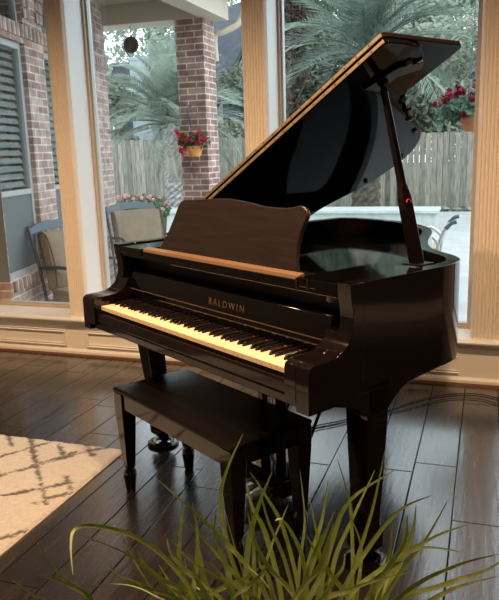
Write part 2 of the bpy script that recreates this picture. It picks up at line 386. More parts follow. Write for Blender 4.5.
# ------------------------------------------------------------------ rug
def rug():
    x0, x1, y0, y1 = -3.25, -1.565, .45, 2.63
    st = .008; nx = int((x1-x0)/st); ny = int((y1-y0)/st)
    segpx = [((0,456),(62,438)), ((0,475),(124,441)), ((0,495),(72,482)), ((30,438),(46,503)), ((34,503),(80,488)), ((58,444),(64,456)), ((85,444),(92,455)), ((66,476),(72,491)),
             ((0,538),(30,528)), ((7,430),(12,446)), ((45,498),(62,495)), ((-60,560),(5,536)), ((-60,500),(0,495)), ((-60,475),(0,475)), ((62,456),(108,447)),((0,456),(-50,470)), ((32,465),(75,452))]
    S = []
    for a, b in segpx:
        p, q = pz(*a, .02), pz(*b, .02); S.append((p.x, p.y, q.x, q.y))
    for k in range(6):
        S.append((x0, y0+.2+.35*k, x0+1.0, y0-.1+.35*k)); S.append((x0+.2*k, y0, x0+.2*k-.3, y0+1.0))
    v = []; colr = []; rnd = random.Random(3)
    for j in range(ny+1):
        for i in range(nx+1):
            x = x0+(x1-x0)*i/nx; y = y0+(y1-y0)*j/ny
            e = min(x-x0, x1-x, y-y0, y1-y); h = .004 + .014*min(1, e/.02)**.5
            wob = .006*sin(37*x+21*y)+.005*sin(91*y-53*x)
            d = 9
            for ax, ay, bx, by in S:
                dx, dy = bx-ax, by-ay; t = max(0, min(1, ((x-ax)*dx+(y-ay)*dy)/(dx*dx+dy*dy)))
                q = hypot(x-ax-t*dx, y-ay-t*dy)
                if q < d: d = q
            d += wob*.6 + rnd.uniform(-.006, .006)
            k = max(0, min(1, (.0115-d)/.005))
            h += rnd.uniform(-.0022, .0022) + .0015*sin(60*x+8*sin(13*y)) - .003*k
            v.append((x, y, h))
            c = (.38+rnd.uniform(-.06, .04), .36+rnd.uniform(-.06, .04), .33+rnd.uniform(-.05, .04)); dk = (.06, .055, .05)
            colr.append(tuple(c[n]*(1-k)+dk[n]*k for n in range(3)))
    f = [(j*(nx+1)+i, j*(nx+1)+i+1, (j+1)*(nx+1)+i+1, (j+1)*(nx+1)+i) for j in range(ny) for i in range(nx)]
    # skirt down to the floor
    me = bpy.data.meshes.new('rug'); me.from_pydata(v, [], f)
    ca = me.color_attributes.new('pile', 'FLOAT_COLOR', 'POINT'); flat = []
    for c in colr: flat += [*c, 1]
    ca.data.foreach_set('color', flat)
    m, nt, b = new('shag_rug'); L = nt.links
    at = nd(nt, 'ShaderNodeAttribute', attribute_name='pile'); L.new(at.outputs['Color'], b.inputs['Base Color']); b.inputs['Roughness'].default_value = .95
    b.inputs['Sheen Weight'].default_value = .3
    tc = nd(nt, 'ShaderNodeTexCoord'); n = nd(nt, 'ShaderNodeTexNoise', Scale=140, Detail=2); L.new(tc.outputs['Object'], n.inputs['Vector'])
    bp = nd(nt, 'ShaderNodeBump', Strength=.7, Distance=.01); L.new(n.outputs['Fac'], bp.inputs['Height']); L.new(bp.outputs[0], b.inputs['Normal'])
    me.materials.append(m)
    for p in me.polygons: p.use_smooth = True
    root = thing('area_rug', 'cream shag area rug with a dark grey diamond trellis on the plank floor', 'rug', ((x0+x1)/2, (y0+y1)/2, 0))
    o = bpy.data.objects.new('pile', me); COL.objects.link(o); o.parent = root; o.location = (-(x0+x1)/2, -(y0+y1)/2, 0)
    hx, hy = (x1-x0)/2, (y1-y0)/2
    MB().box(-hx, hx, -hy, hy, .0005, .006).build('backing', mat('rug_backing', (.5, .43, .35), .95), root)
rug()

# ------------------------------------------------------------------ piano
PA = -.5679; W = 1.438
piano = thing('grand_piano', 'glossy dark mahogany baby grand piano with its lid propped open by the windows', 'piano', (-1.6713, 2.5217, 0), PA)
PU = Vector((cos(PA), sin(PA), 0)); PV = Vector((-sin(PA), cos(PA), 0)); PO = Vector((-1.6713, 2.5217, 0))
ZT = .979
outer = [(1.438, .24), (1.438, .42), (1.438, .60), (1.426, .70), (1.392, .775), (1.33, .83), (1.25, .872), (1.17, .92), (1.10, .99), (1.043, 1.058), (.985, 1.14), (.92, 1.24), (.84, 1.355), (.74, 1.47), (.611, 1.563), (.52, 1.607), (.422, 1.64), (.30, 1.66), (.174, 1.666), (.08, 1.652), (.025, 1.61), (0, 1.54), (0, 1.2), (0, .7), (0, .24)]
outer = smoothpts(outer, 4); inner = offset(outer, .045)
case = MB()
n = len(outer); rings = []
for o_, i_ in zip(outer, inner):
    rings.append([(o_[0], o_[1], .64), (o_[0], o_[1], ZT), (i_[0], i_[1], ZT), (i_[0], i_[1], .64)])
case.loft(rings)
armp = [(.0165, .625), (.0165, .748), (.021, .762), (.034, .770), (.09, .771), (.125, .775), (.152, .786), (.176, .806), (.190, .832), (.197, .865), (.196, .90), (.188, .935), (.184, .979), (.24, .979), (.24, .64), (.60, .64), (.57, .637), (.505, .631), (.45, .624), (.41, .609), (.378, .582), (.353, .562), (.31, .556), (.262, .556), (.238, .575), (.21, .598), (.175, .610), (.12, .627)]
case.prism(armp, 1.383, 1.438, axis='x'); case.prism(armp, 0, .055, axis='x')
blk = [(.0165, .65), (.0165, .748), (.021, .762), (.034, .770), (.09, .771), (.125, .775), (.152, .786), (.176, .806), (.190, .832), (.24, .832), (.24, .65)]
case.prism(blk, 1.334, 1.3832, axis='x'); case.prism(blk, .0548, .104, axis='x')
case.build('case', M['lacquer'], piano, bevel=.004, smooth=32)
bed = [(p[0], p[1]) for p in offset(outer, .02)]
MB().box(.056, 1.382, .03, .6, .632, .66).build('key_bed', M['lacquer'], piano, bevel=.003)
MB().prism([(.032, .66), (.026, .668), (.028, .698), (.034, .704), (.048, .704), (.048, .66)], .104, 1.334, axis='x').build('key_slip', M['lacquer'], piano, bevel=.002)
MB().box(.104, 1.334, .049, .056, .66, .708).build('key_rail', M['satin_black'], piano)
# keys
wk = 1.2255/52; kx0 = .1062
def whitekey(notch):
    k = MB(); a, b = .0005, wk-.0005
    l, r = notch
    k.prism([(a, .0), (b, .0), (b, .052), (b-r, .052), (b-r, .152), (a+l, .152), (a+l, .052), (a, .052)], -.018, 0)
    return k
pat = {0: (0, .008), 1: (.006, .006), 2: (.008, 0), 3: (0, .008), 4: (.006, .007), 5: (.007, .006), 6: (.008, 0)}   # C D E F G A B
meshes = {}
for i in range(52):
    note = (i+5) % 7     # lowest white key is A
    if note not in meshes:
        o = whitekey(pat[note]).build('white_key', M['ivory'], piano, bevel=.0012); meshes[note] = o
    else: o = copy_obj(meshes[note], piano)
    o.location = (kx0+i*wk, .05, .731)
bk = None
for i in range(51):
    note = (i+5) % 7
    if note in (2, 6): continue
    if bk is None:
        k = MB(); k.loft([[(-.0055, .0, -.004), (.0055, .0, -.004), (.0055, .095, -.004), (-.0055, .095, -.004)],
                          [(-.0052, .002, .004), (.0052, .002, .004), (.0052, .095, .004), (-.0052, .095, .004)],
                          [(-.0042, .010, .012), (.0042, .010, .012), (.0042, .095, .012), (-.0042, .095, .012)]])
        o = bk = k.build('black_key', M['ebony'], piano, bevel=.001)
    else: o = copy_obj(bk, piano)
    o.location = (kx0+(i+1)*wk + (-.0025 if note in (0, 3) else .0025 if note in (1, 5) else 0), .105, .731)
# fallboard: panel leaning back above the key tails, rounded lip on top
fb = [(.202, .734), (.202, .782), (.206, .80), (.212, .85), (.216, .862), (.226, .868), (.238, .864), (.242, .84), (.242, .734)]
fall = MB().prism(fb, .105, 1.333, axis='x').build('fallboard', M['gloss_black'], piano, bevel=.002, smooth=30)
MB().box(.106, 1.332, .1985, .2025, .786, .7885).build('brass_line', M['dullgold'], fall)
MB().box(.106, 1.332, .197, .2015, .7315, .735).build('felt_strip', M['felt'], fall)
cu = bpy.data.curves.new('lettering', 'FONT'); cu.body = 'BALDWIN'; cu.size = .036; cu.align_x = 'CENTER'; cu.extrude = .0004; cu.space_character = 1.5
to = bpy.data.objects.new('lettering', cu); COL.objects.link(to)
bpy.context.view_layer.update()
dg = bpy.context.evaluated_depsgraph_get(); tm = bpy.data.meshes.new_from_object(to.evaluated_get(dg)); bpy.data.objects.remove(to)
to = bpy.data.objects.new('lettering', tm); COL.objects.link(to); to.parent = fall
tm.materials.clear(); tm.materials.append(M['dullgold']); to.location = (.80, .2062, .806); to.rotation_euler = (radians(83), 0, 0)
# recess panel and stretcher, inside floor
MB().box(.056, 1.382, .262, .30, .66, .93).build('name_board', M['satin_black'], piano)
MB().prism([(.30, .90), (.30, .66), (.56, .66), (.56, .90)], .05, 1.388, axis='x').build('pin_block', M['satin_black'], piano)
ins = [p for p in offset(outer, .0452) if p[1] > .56]
ins = [(1.3928, .56)] + ins[1:-1] + [(.0452, .56)]
MB().prism(ins, .872, .892).build('string_cover', M['gloss_black'], piano)
# music shelf : side shelves, centre rail with sloped lip, music desk
sh = MB(); sh.box(.0555, 1.3825, .192, .262, .930, .963)
for a, b in ((.0555, .235), (1.205, 1.3825)):
    sh.box(a, b, .186, .56, .945, .973)
sh.box(1.29, 1.3825, .184, .20, .932, .974)
msh = sh.build('music_shelf', M['gloss_black'], piano, bevel=.002)
MB().prism([(.196, .9635), (.2, .974), (.225, .980), (.232, .9635)], .24, 1.2, axis='x').build('shelf_lip', mat('lit_mahogany_edge', (.17, .10, .055), .35, coat=.3), msh)  # tan base colour stands in for light caught along the lip
MB().lathe([(.016, 0), (.017, .004), (.017, .02), (.014, .022)], (1.322, .225, .9075), 20).build('rubber_bumper', M['rubber'], msh, smooth=40)
MB().box(1.205, 1.211, .183, .187, .94, .972).build('shelf_slide', M['desk_wood'], msh)
MB().box(1.255, 1.261, .183, .187, .94, .972).build('shelf_slide', M['desk_wood'], msh)
dp = [(.250, .0), (.262, .022), (.30, .083), (.325, .14), (.344, .189), (.357, .208), (.378, .217), (.42, .219), (.495, .223), (.58, .229), (.659, .232), (.74, .229), (.814, .222), (.89, .213), (.955, .210), (1.01, .211), (1.047, .215), (1.075, .222), (1.094, .221), (1.110, .211), (1.119, .198), (1.120, .185), (1.110, .160), (1.101, .13), (1.097, .09), (1.100, .045), (1.118, 0)]
ta = radians(14)
def deskf(p, q, t): return (p, .27 + q*sin(ta) + t*cos(ta), .965 + q*cos(ta) - t*sin(ta))
desk = MB().prism(dp, 0, .018, deskf).build('music_desk', M['desk_wood'], piano, bevel=.004, smooth=35, seg=3)
MB().box(.45, .462, .292, .41, .973, .985).box(.9, .912, .292, .41, .973, .985).box(.42, .94, .40, .415, .963, .985).build('desk_support', M['satin_black'], desk)

# lid frame
TH = radians(28.05)
def LF(s, v, nn): return (s*cos(TH)-nn*sin(TH), v, .988+s*sin(TH)+nn*cos(TH))
lo_ = [(0, .5), (1.452, .5), (1.462, .51), (1.463, .60), (1.452, .67), (1.425, .725), (1.386, .768), (1.322, .815), (1.26, .85), (1.203, .883), (1.16, .925), (1.12, .975), (1.085, 1.03), (1.037, 1.115), (.985, 1.20), (.921, 1.295), (.87, 1.35), (.816, 1.392), (.76, 1.425), (.695, 1.449), (.64, 1.46), (.586, 1.466), (.5, 1.468), (.40, 1.455), (.306, 1.425), (.2, 1.38), (.1, 1.36), (0, 1.36)]
lo2 = lo_[:2] + smoothpts(lo_[2:], 3)
lid = MB().prism(lo2, 0, .018, LF).build('lid', mat('lid_lacquer', (.004, .0035, .0035), .06, spec=.03), piano, bevel=.003, smooth=35)
flp = [(.02, .5), (1.452, .5), (1.462, .51), (1.462, .90), (1.452, .918), (1.43, .922), (.02, .922)]
MB().prism(flp, .022, .040, LF).build('lid_flap', mat('flap_lacquer', (.012, .008, .007), .12, spec=.03), piano, bevel=.003)
hg = MB()
for a, b in ((.0035, .0145), (.0255, .0365)):
    hg.prism([(.04, a), (1.455, a), (1.455, b), (.04, b)], .4965, .5005, lambda p, q, t: LF(p, t, q))
hinge = hg.build('piano_hinge', M['brass'], piano)
hs = MB(); screw = None
for k in range(23):
    for q in (.009, .031):
        if screw is None: screw = o = hs.prism([(.0028*cos(a*pi/3), .0028*sin(a*pi/3)) for a in range(6)], -.0005, .0006, axis='y').build('hinge_screw', M['satin_black'], hinge)
        else: o = copy_obj(screw, hinge)
        o.location = LF(.08+k*.06, .4961, q)
# rim-side lid hinges, bumpers, prop cup, lock
for v in (.65, 1.15):
    MB().box(-.006, .02, v-.04, v+.04, .975, .992).build('lid_hinge', M['brass'], piano, bevel=.002)
def lidlathe(s, v, prof, name, m_, par):
    c = Vector(LF(s, v, 0)); nn = Vector((-sin(TH), 0, cos(TH))); a = Vector((cos(TH), 0, sin(TH))); b = Vector((0, 1, 0)); k = 14
    return MB().loft([[c - nn*z + r*(cos(2*pi*j/k)*a+sin(2*pi*j/k)*b) for j in range(k)] for r, z in prof]).build(name, m_, par, smooth=40)
for s, v in ((1.17, .90), (.93, 1.24), (.45, 1.40), (1.38, .70), (.7, 1.40)):
    lidlathe(s, v, [(.011, 0), (.012, .006), (.009, .012)], 'lid_bumper', M['rubber'], lid)
lidlathe(1.10, 1.0, [(.020, 0), (.020, .006), (.012, .014), (.012, .034), (.022, .036), (.022, .044), (.012, .048)], 'lid_knob', M['satin_black'], lid)
cup = MB(); cup.prism([(1.23, .62), (1.36, .66), (1.40, .75), (1.36, .78), (1.31, .71), (1.22, .70)], -.012, 0, LF)
cup.build('prop_socket', M['satin_black'], lid, bevel=.002)
# prop stick
A0 = Vector((1.335, .615, .972)); B0 = Vector(LF(1.281, .661, -.014)); d = B0-A0; Ln = d.length; dz = d/Ln
ex = Vector((0, 1, 0)); ex = (ex-dz*ex.dot(dz)).normalized(); ey = dz.cross(ex)
def sect(t, hx, hy):
    c = A0+d*t; return [c+ex*a*hx+ey*b*hy for a, b in ((-1, -1), (1, -1), (1, 1), (-1, 1))]
pr = MB().loft([sect(t, a, b) for t, a, b in ((0, .022, .014), (.05, .024, .014), (.36, .022, .014), (.40, .017, .013), (.44, .012, .011), (.95, .009, .009), (1, .007, .007))]).build('lid_prop', M['lacquer'], piano, bevel=.002)
MB().loft([[A0+d*1.0 + .017*(cos(2*pi*j/12)*Vector((1, 0, 0))+sin(2*pi*j/12)*dz) + Vector((0, yy, 0)) for j in range(12)] for yy in (-.012, .012)]).build('prop_tip', M['satin_black'], pr, smooth=40)
MB().box(1.30, 1.372, .58, .66, .9735, .979).build('prop_hinge', M['satin_black'], pr, bevel=.001)
# a small red ring set into the wide part of the prop
cR = A0+d*.33; pth = [cR - ex*.0 - ey*.0155 + .011*(cos(a)*ex + sin(a)*dz) for a in [radians(q) for q in range(0, 181, 20)]]
MB().tube(pth, .0022, 6).build('red_hook', M['felt'], pr)
pth = [cR - ex*.0235 + .009*(cos(a)*ey + sin(a)*dz) for a in [radians(q) for q in range(0, 181, 20)]]

# legs
def pleg(cx, cy, bx, by):
    return MB().square([(cx, cy, .66, .0475, .0475), (cx, cy, .545, .0475, .0475), (bx, by, .145, .034, .034), (bx, by, .125, .036, .036), (bx, by, .10, .043, .043), (bx, by, .062, .043, .043), (bx, by, .052, .035, .035)])
for cx, cy, bx, by in ((1.3905, .310, 1.365, .335), (.0475, .310, .073, .335), (.46, 1.44, .46, 1.42)):
    lg = pleg(cx, cy, bx, by).build('leg', M['lacquer'], piano, bevel=.004)
    c = MB().lathe([(.022, .052), (.024, .046), (.014, .042), (.014, .034), (.026, .030)], (bx, by, 0), 18)
    for s in (-1, 1): c.box(bx+s*.020-.003, bx+s*.020+.003, by-.012, by+.018, .018, .044)
    c.build('caster_fork', M['satin_black'], lg, smooth=40)
    MB().loft([[(bx+xx, by+.006+r*cos(2*pi*k/20), .030+r*sin(2*pi*k/20)) for k in range(20)] for xx, r in ((-.014, .018), (-.012, .0205), (.012, .0205), (.014, .018))]).build('caster_wheel', M['satin_black'], lg, smooth=40)
    MB().lathe([(.064, .0005), (.074, .003), (.074, .012), (.062, .018), (.042, .0185), (.034, .011)], (bx, by, 0), 32).build('caster_cup', M['lacquer'], lg, smooth=40)
# pedal lyre
lc = .80
ly = MB()
for s in (-1, 1):
    ly.prism([(lc+s*.075-.016, .634), (lc+s*.075+.016, .634), (lc+s*.06+.016, .45), (lc+s*.045+.015, .3), (lc+s*.05+.015, .12), (lc+s*.05-.015, .12), (lc+s*.045-.015, .3), (lc+s*.06-.016, .45)], .40, .43, axis='y')
ly.box(lc-.12, lc+.12, .37, .46, .60, .633)
lyre = ly.build('pedal_lyre', M['lacquer'], piano, bevel=.004)
MB().prism([(lc-.125, .045), (lc-.11, .035), (lc+.11, .035), (lc+.125, .045), (lc+.125, .115), (lc+.11, .122), (lc-.11, .122), (lc-.125, .115)], .36, .48, axis='y').build('pedal_box', M['lacquer'], lyre, bevel=.004)
for s in (-1, 0, 1):
    x = lc+s*.055
    MB().loft([[(x-w_, y, z-t_), (x+w_, y, z-t_), (x+w_, y, z+t_), (x-w_, y, z+t_)] for y, z, w_, t_ in ((.38, .062, .008, .005), (.33, .066, .009, .005), (.30, .066, .015, .005), (.27, .062, .017, .005), (.252, .057, .012, .004))]).build('pedal', M['brass'], lyre, bevel=.003, seg=3)
for s in (-1, 0, 1): MB().tube([(lc+s*.02, .415, .12), (lc+s*.02, .415, .62)], .004, 8).build('pedal_rod', M['chrome'], lyre, smooth=60)
for s in (-1, 1): MB().tube([(lc+s*.09, .46, .10), (lc+s*.09, .60, .35), (lc+s*.09, .68, .64)], .007, 8).build('lyre_brace', M['satin_black'], lyre, smooth=60)
# under-case beams
MB().box(.06, 1.378, .55, .62, .645, .70).box(.40, .50, .62, 1.60, .645, .70).box(.90, .98, .62, 1.10, .645, .70).build('support_beams', M['satin_black'], piano)
sb = [p for p in offset(outer, .02)]
MB().prism([(1.41, .5)] + [p for p in sb if p[1] > .5] + [(.02, .5)], .70, .712).build('soundboard', M['satin_black'], piano)

# ------------------------------------------------------------------ bench
bx_, by_ = .348, -.043; BL, BB = .790, .355
bo = PO+PU*(bx_+BL/2)+PV*(by_+BB/2)
bench = thing('piano_bench', 'dark lacquered piano bench with black padded seat, pushed under the keyboard', 'bench', (bo.x, bo.y, 0), PA)
hx, hy = BL/2, BB/2
MB().square([(0, 0, .432, hx-.004, hy-.004), (0, 0, .436, hx, hy), (0, 0, .4455, hx, hy), (0, 0, .4505, hx-.008, hy-.008)]).build('seat', M['bench_top'], bench, bevel=.002)
ap = MB()
for s in (-1, 1):
    ap.box(-hx+.05, hx-.05, s*(hy-.018)-.009, s*(hy-.018)+.009, .368, .432); ap.box(s*(hx-.018)-.009, s*(hx-.018)+.009, -hy+.05, hy-.05, .368, .432)
ap.build('apron', M['gloss_black'], bench, bevel=.002)
for sx in (-1, 1):
    for sy in (-1, 1):
        cx, cy = sx*(hx-.033), sy*(hy-.033)
        lg = MB().square([(cx, cy, .432, .031, .031), (cx, cy, .35, .031, .031), (cx, cy, .13, .020, .020), (cx, cy, .105, .018, .018)])
        lg.lathe([(.018, .11), (.0185, .10), (.026, .088), (.0275, .065), (.022, .03), (.021, .012), (.018, .0)], (cx, cy, 0), 16)
        lg.build('leg', M['lacquer'], bench, bevel=.002, smooth=40)

# ------------------------------------------------------------------ floor cables
def cable(px, label, r=.0035):
    pts = [pz(x, y, .006) for x, y in px]; pts = [Vector(p) for p in smoothpts([tuple(p) for p in pts], 5)]
    o = MB().tube(pts, r, 7).build('power_cable', M['cord'], smooth=60); tag(o, label, 'cable', 'cables on the floor')
cable([(502, 399), (478, 394), (455, 394), (430, 397), (405, 404), (388, 410), (365, 414), (345, 420), (320, 425), (300, 431), (286, 446), (283, 470)], 'black cable curving over the floor from the right wall to the pedals, the upper one')
cable([(502, 405), (480, 399), (455, 398), (430, 402), (405, 409), (388, 413), (362, 418), (335, 425), (312, 430), (296, 440), (292, 462)], 'black cable lying just below the other one on the right floor', .003)

# ------------------------------------------------------------------ foreground grass plant
def plant():
    base = Vector((-.27, .83, 0))
    t = thing('potted_grass', 'out-of-focus spiky green grass plant in front of the piano', 'plant', base)
    MB().lathe([(.13, 0), (.135, .01), (.17, .50), (.185, .52), (.185, .555), (.17, .56), (.165, .52)], (0, 0, 0), 36).build('planter', M['terracotta'], t, smooth=40)
    MB().lathe([(.160, .515), (.162, .528), (.03, .535)], (0, 0, 0), 24).build('soil', M['soil'], t)
    fol = MB(); rnd = random.Random(11)
    def blade(pts, w):
        pts = [Vector(p) for p in smoothpts([tuple(p) for p in pts], 5)]; n = len(pts); rows = []
        roll = rnd.uniform(-.6, .6)
        for i, p in enumerate(pts):
            tt = (pts[min(i+1, n-1)]-pts[max(i-1, 0)]).normalized()
            side = tt.cross(Vector((sin(roll), -cos(roll), .15))).normalized(); nn = side.cross(tt)
            u = i/(n-1); ww = w*min(1, (1-u)*2.6)**.8*(.75+.25*min(1, u*4))+.0002
            rows.append([p-side*ww+nn*ww*.35, p-nn*ww*.15, p+side*ww+nn*ww*.35, p+nn*ww*.05])
        fol.loft(rows)
    B = [ # tip first, in picture coordinates, with distance
        ([(243,434),(227,470),(221,500),(228,545),(245,600)], .86), ([(158,480),(198,515),(232,548),(268,600)], .80), ([(250,472),(266,496),(284,530),(300,600)], .90),
        ([(272,472),(259,504),(248,545),(246,600)], .88), ([(184,488),(181,530),(180,562),(190,600)], .84), ([(246,478),(252,506),(266,534),(282,600)], .93),
        ([(73,575),(71,545),(76,528),(100,526),(138,538),(172,565),(202,612)], .72), ([(37,542),(56,570),(82,592),(110,620)], .70), ([(82,536),(128,554),(160,580),(182,612)], .74),
        ([(117,523),(132,556),(150,585),(165,612)], .78), ([(10,578),(35,596),(60,615)], .68), ([(34,574),(70,585),(100,612)], .7), ([(86,587),(122,584),(152,594),(180,620)], .72),
        ([(190,524),(215,552),(240,580),(265,615)], .82), ([(337,458),(347,490),(352,520),(352,600)], .92), ([(395,470),(350,500),(332,540),(318,600)], .86), ([(385,450),(372,510),(352,575),(345,620)], .9),
        ([(433,495),(400,510),(368,548),(340,600)], .82), ([(470,524),(434,537),(398,562),(368,612)], .78), ([(499,554),(460,564),(415,585),(385,618)], .76), ([(499,576),(455,588),(425,604),(400,622)], .74),
        ([(275,521),(282,519),(293,534),(304,562),(308,612)], .84), ([(258,480),(268,520),(285,560),(296,612)], .88), ([(332,520),(316,548),(303,590),(298,620)], .80), ([(392,512),(390,545),(380,590),(372,620)], .88),
        ([(462,552),(420,548),(380,570),(345,606)], .8), ([(375,470),(352,520),(335,560),(325,620)], .95), ([(310,500),(318,540),(322,580),(322,620)], .9), ([(328,480),(322,520),(310,560),(300,612)], .97),
        ([(410,572),(360,585),(320,600),(290,620)], .74), ([(386,577),(350,590),(318,612)], .7), ([(225,510),(236,550),(250,590),(262,620)], .95), ([(350,515),(362,550),(356,600),(350,625)], .92),
        ([(205,560),(222,575),(235,600),(242,620)], .78), ([(448,500),(425,540),(395,580),(375,620)], .9), ([(300,470),(305,520),(300,565),(296,620)], .98), ([(288,505),(272,545),(262,580),(258,620)], .92),
    ]
    # thicket between them
    for k in range(30):
        bx = rnd.uniform(175, 380); tx = bx+rnd.gauss(0, 45)+(bx-270)*.35; ty = rnd.uniform(498, 585)
        mx = bx*.45+tx*.55+rnd.uniform(-12, 12)*.4
        B.append(([(tx, ty), ((tx*2+mx)/3+rnd.uniform(-4, 4), ty+(600-ty)*.3), (mx, ty+(600-ty)*.6), (bx, 612)], rnd.uniform(.74, .96)))
    for pts, D in B:
        P3 = [pD(x, y, D + .02*i) for i, (x, y) in enumerate(pts)]
        last = P3[-1]; foot = base + Vector((0, 0, .53)); a = Vector((last.x-base.x, last.y-base.y, 0))
        foot += a*(min(.13, a.length*.6)/max(a.length, 1e-3))
        mid = last.lerp(foot, .5) + (Vector((last.x, last.y, foot.z))-foot)*.12
        P3 += [mid, foot]; P3.reverse()
        P3 = [p-base for p in P3]
        blade(P3, rnd.uniform(.0024, .0037)*(D/.85))
    fol.build('leaves', M['blade'], t, smooth=60)
plant()

# ------------------------------------------------------------------ outdoors : ground
GZ = -.13
struct(MB().box(-14, 12, WY+.27, 16.6, GZ-.15, GZ), 'patio', M['concrete'])
struct(MB().box(-60, 50, 16.6, 70, GZ-.2, GZ-.02), 'lawn', M['grass'])
j = MB()
for y in (8.2, 10.6, 14.5): j.box(-1.6, 8, y-.006, y+.006, GZ, GZ+.001)
struct(j, 'patio_joint', mat('joint_grey', (.33, .35, .35), .9))  # plain darker grey of the joint lines

# ------------------------------------------------------------------ brick wing with arched windows
wing = thing('house_wing', 'brick wing of the house with tall windows under arched transoms, left outside', 'building', (-3.356, 4.064, 0), math.atan2(.973, -.2306))
def arch(x0, x1, z0, spring, rise, n=14):
    c = (x0+x1)/2; hw = (x1-x0)/2
    return [(x0, z0), (x1, z0)] + [(c+hw*cos(pi*k/n), spring+rise*sin(pi*k/n)) for k in range(n+1)]
op_rect = [[(.185, .45), (.86, .45), (.86, 2.26), (.185, 2.26)], [(1.25, .45), (2.60, .45), (2.60, 2.26), (1.25, 2.26)]]
op_arch = [arch(.0+.22-.5, .86, 2.40, 2.45, .66), arch(1.25, 2.60, 2.40, 2.45, .72)]
# the first transom is half hidden behind the corner: keep only the visible half
op_arch[0] = [p for p in op_arch[0] if p[0] > .22]; op_arch[0] = [(.22, 2.40)] + op_arch[0]
top_left = op_arch[0][-1]; op_arch[0].append((.22, top_left[1]))
wb = MB(); out = [(.178, GZ-.1), (3.05, GZ-.1), (3.05, 3.6), (.178, 3.6)]
holes = op_rect + op_arch
allp = [out] + [list(h) for h in holes]
tri = tessellate_polygon([[Vector((p[0], p[1], 0)) for p in q] for q in allp])
flat = [p for q in allp for p in q]
wb.add([(p[0], 0, p[1]) for p in flat], [tuple(t) for t in tri])
wb.add([(p[0], .30, p[1]) for p in flat], [tuple(t) for t in tri])
for q in allp: wb.loft([[(p[0], 0, p[1]) for p in q], [(p[0], .30, p[1]) for p in q]], cap=False)
wb.build('brick_wall', M['brick'], wing)
MB().box(.172, .1775, .0, .30, GZ, .45).build('corner_return', M['brick'], wing)
MB().box(.172, .1775, .0, .30, 2.26, 3.6).build('corner_return', M['brick'], wing)
MB().box(.172, .1775, .0, .30, .45, 2.26).build('corner_jamb', mat('grey_insect_screen_side', (.17, .19, .19), .8), wing)
# soldier courses, sills and arch rings standing proud
SB = brickmat('soldier_brick', (.33, .20, .165), (.45, .33, .28), (.66, .6, .55), 'x', .078, 5)
def soldier(x0, x1, z0, z1, nm='soldier_course'):
    sm = MB(); sm.box(x0, x1, -.012, .03, z0, z1)
    n = max(1, round((x1-x0)/.078))
    for k in range(n): sm.box(x0+(x1-x0)*k/n+.004, x0+(x1-x0)*(k+1)/n-.004, -.018, .03, z0+.002, z1-.002)
    sm.build(nm, SB, wing)
soldier(.22, 3.05, 2.30, 2.40)
soldier(.22, .9, .36, .445, 'window_sill'); soldier(1.2, 2.65, .36, .445, 'window_sill')
for (x0, x1, sp, rise) in ((-.28, .86, 2.45, .66), (1.25, 2.60, 2.45, .72)):
    c = (x0+x1)/2; hw = (x1-x0)/2; n = 26; sm = MB()
    for k in range(n):
        a0 = pi*k/n+.01; a1 = pi*(k+1)/n-.01
        q = [(c+(hw+e)*cos(a), sp+(rise+e)*sin(a)) for a, e in ((a0, 0), (a1, 0), (a1, .13), (a0, .13))]
        if min(p[0] for p in q) > .22: sm.prism(q, -.018, .05, axis='y')
    sm.build('arch_ring', SB, wing)
def wingwindow(x0, x1, z0, z1, rail):
    f = MB(); y = .04
    for (a, b, c, e) in [(x0, x0+.045, z0, z1), (x1-.045, x1, z0, z1), (x0+.045, x1-.045, z0, z0+.045), (x0+.045, x1-.045, z1-.045, z1)] + ([(x0+.045, x1-.045, rail-.02, rail+.02)] if rail else []): f.box(a, b, y, y+.05, c, e)
    fr = f.build('window', M['framegrey'], wing)
    MB().box(x0+.04, x1-.04, y+.022, y+.028, z0+.04, z1-.04).build('pane', M['darkpane'], fr)
    s = MB(); z = (rail or z0)+.04
    while z < z1-.06:
        s.add([(x0+.05, y+.045, z), (x1-.05, y+.045, z), (x1-.05, y+.065, z+.042), (x0+.05, y+.065, z+.042)], [(0, 1, 2, 3)]); z += .062
    s.build('blind', M['blind'], fr)
    if rail: MB().box(x0+.045, x1-.045, y+.012, y+.014, z0+.045, rail-.02).build('insect_screen', mat('grey_insect_screen', (.17, .19, .19), .8), fr)
    MB().box(x0, x1, .22, .24, z0, z1).build('dark_interior', M['darkroom'], fr)
wingwindow(.185, .86, .45, 2.26, 1.10); wingwindow(1.25, 2.60, .45, 2.26, 1.10)
for k, q in enumerate(op_arch):
    cx = sum(p[0] for p in q)/len(q); cz = 2.6
    inn = [(cx+(p[0]-cx)*.9, cz+(p[1]-cz)*.88) for p in q]
    f = MB(); f.loft([[(p[0], .04, p[1]) for p in q], [(p[0], .04, p[1]) for p in inn], [(p[0], .09, p[1]) for p in inn]], cap=False)
    fr = f.build('transom', M['framegrey'], wing)
    MB().prism(inn, .06, .065, axis='y').build('pane', glassmat('transom_glass%d' % k, (.8, .85, .85), .9, 1.8), fr)
    MB().prism(q, .22, .24, axis='y').build('backing', M['stucco'], fr)

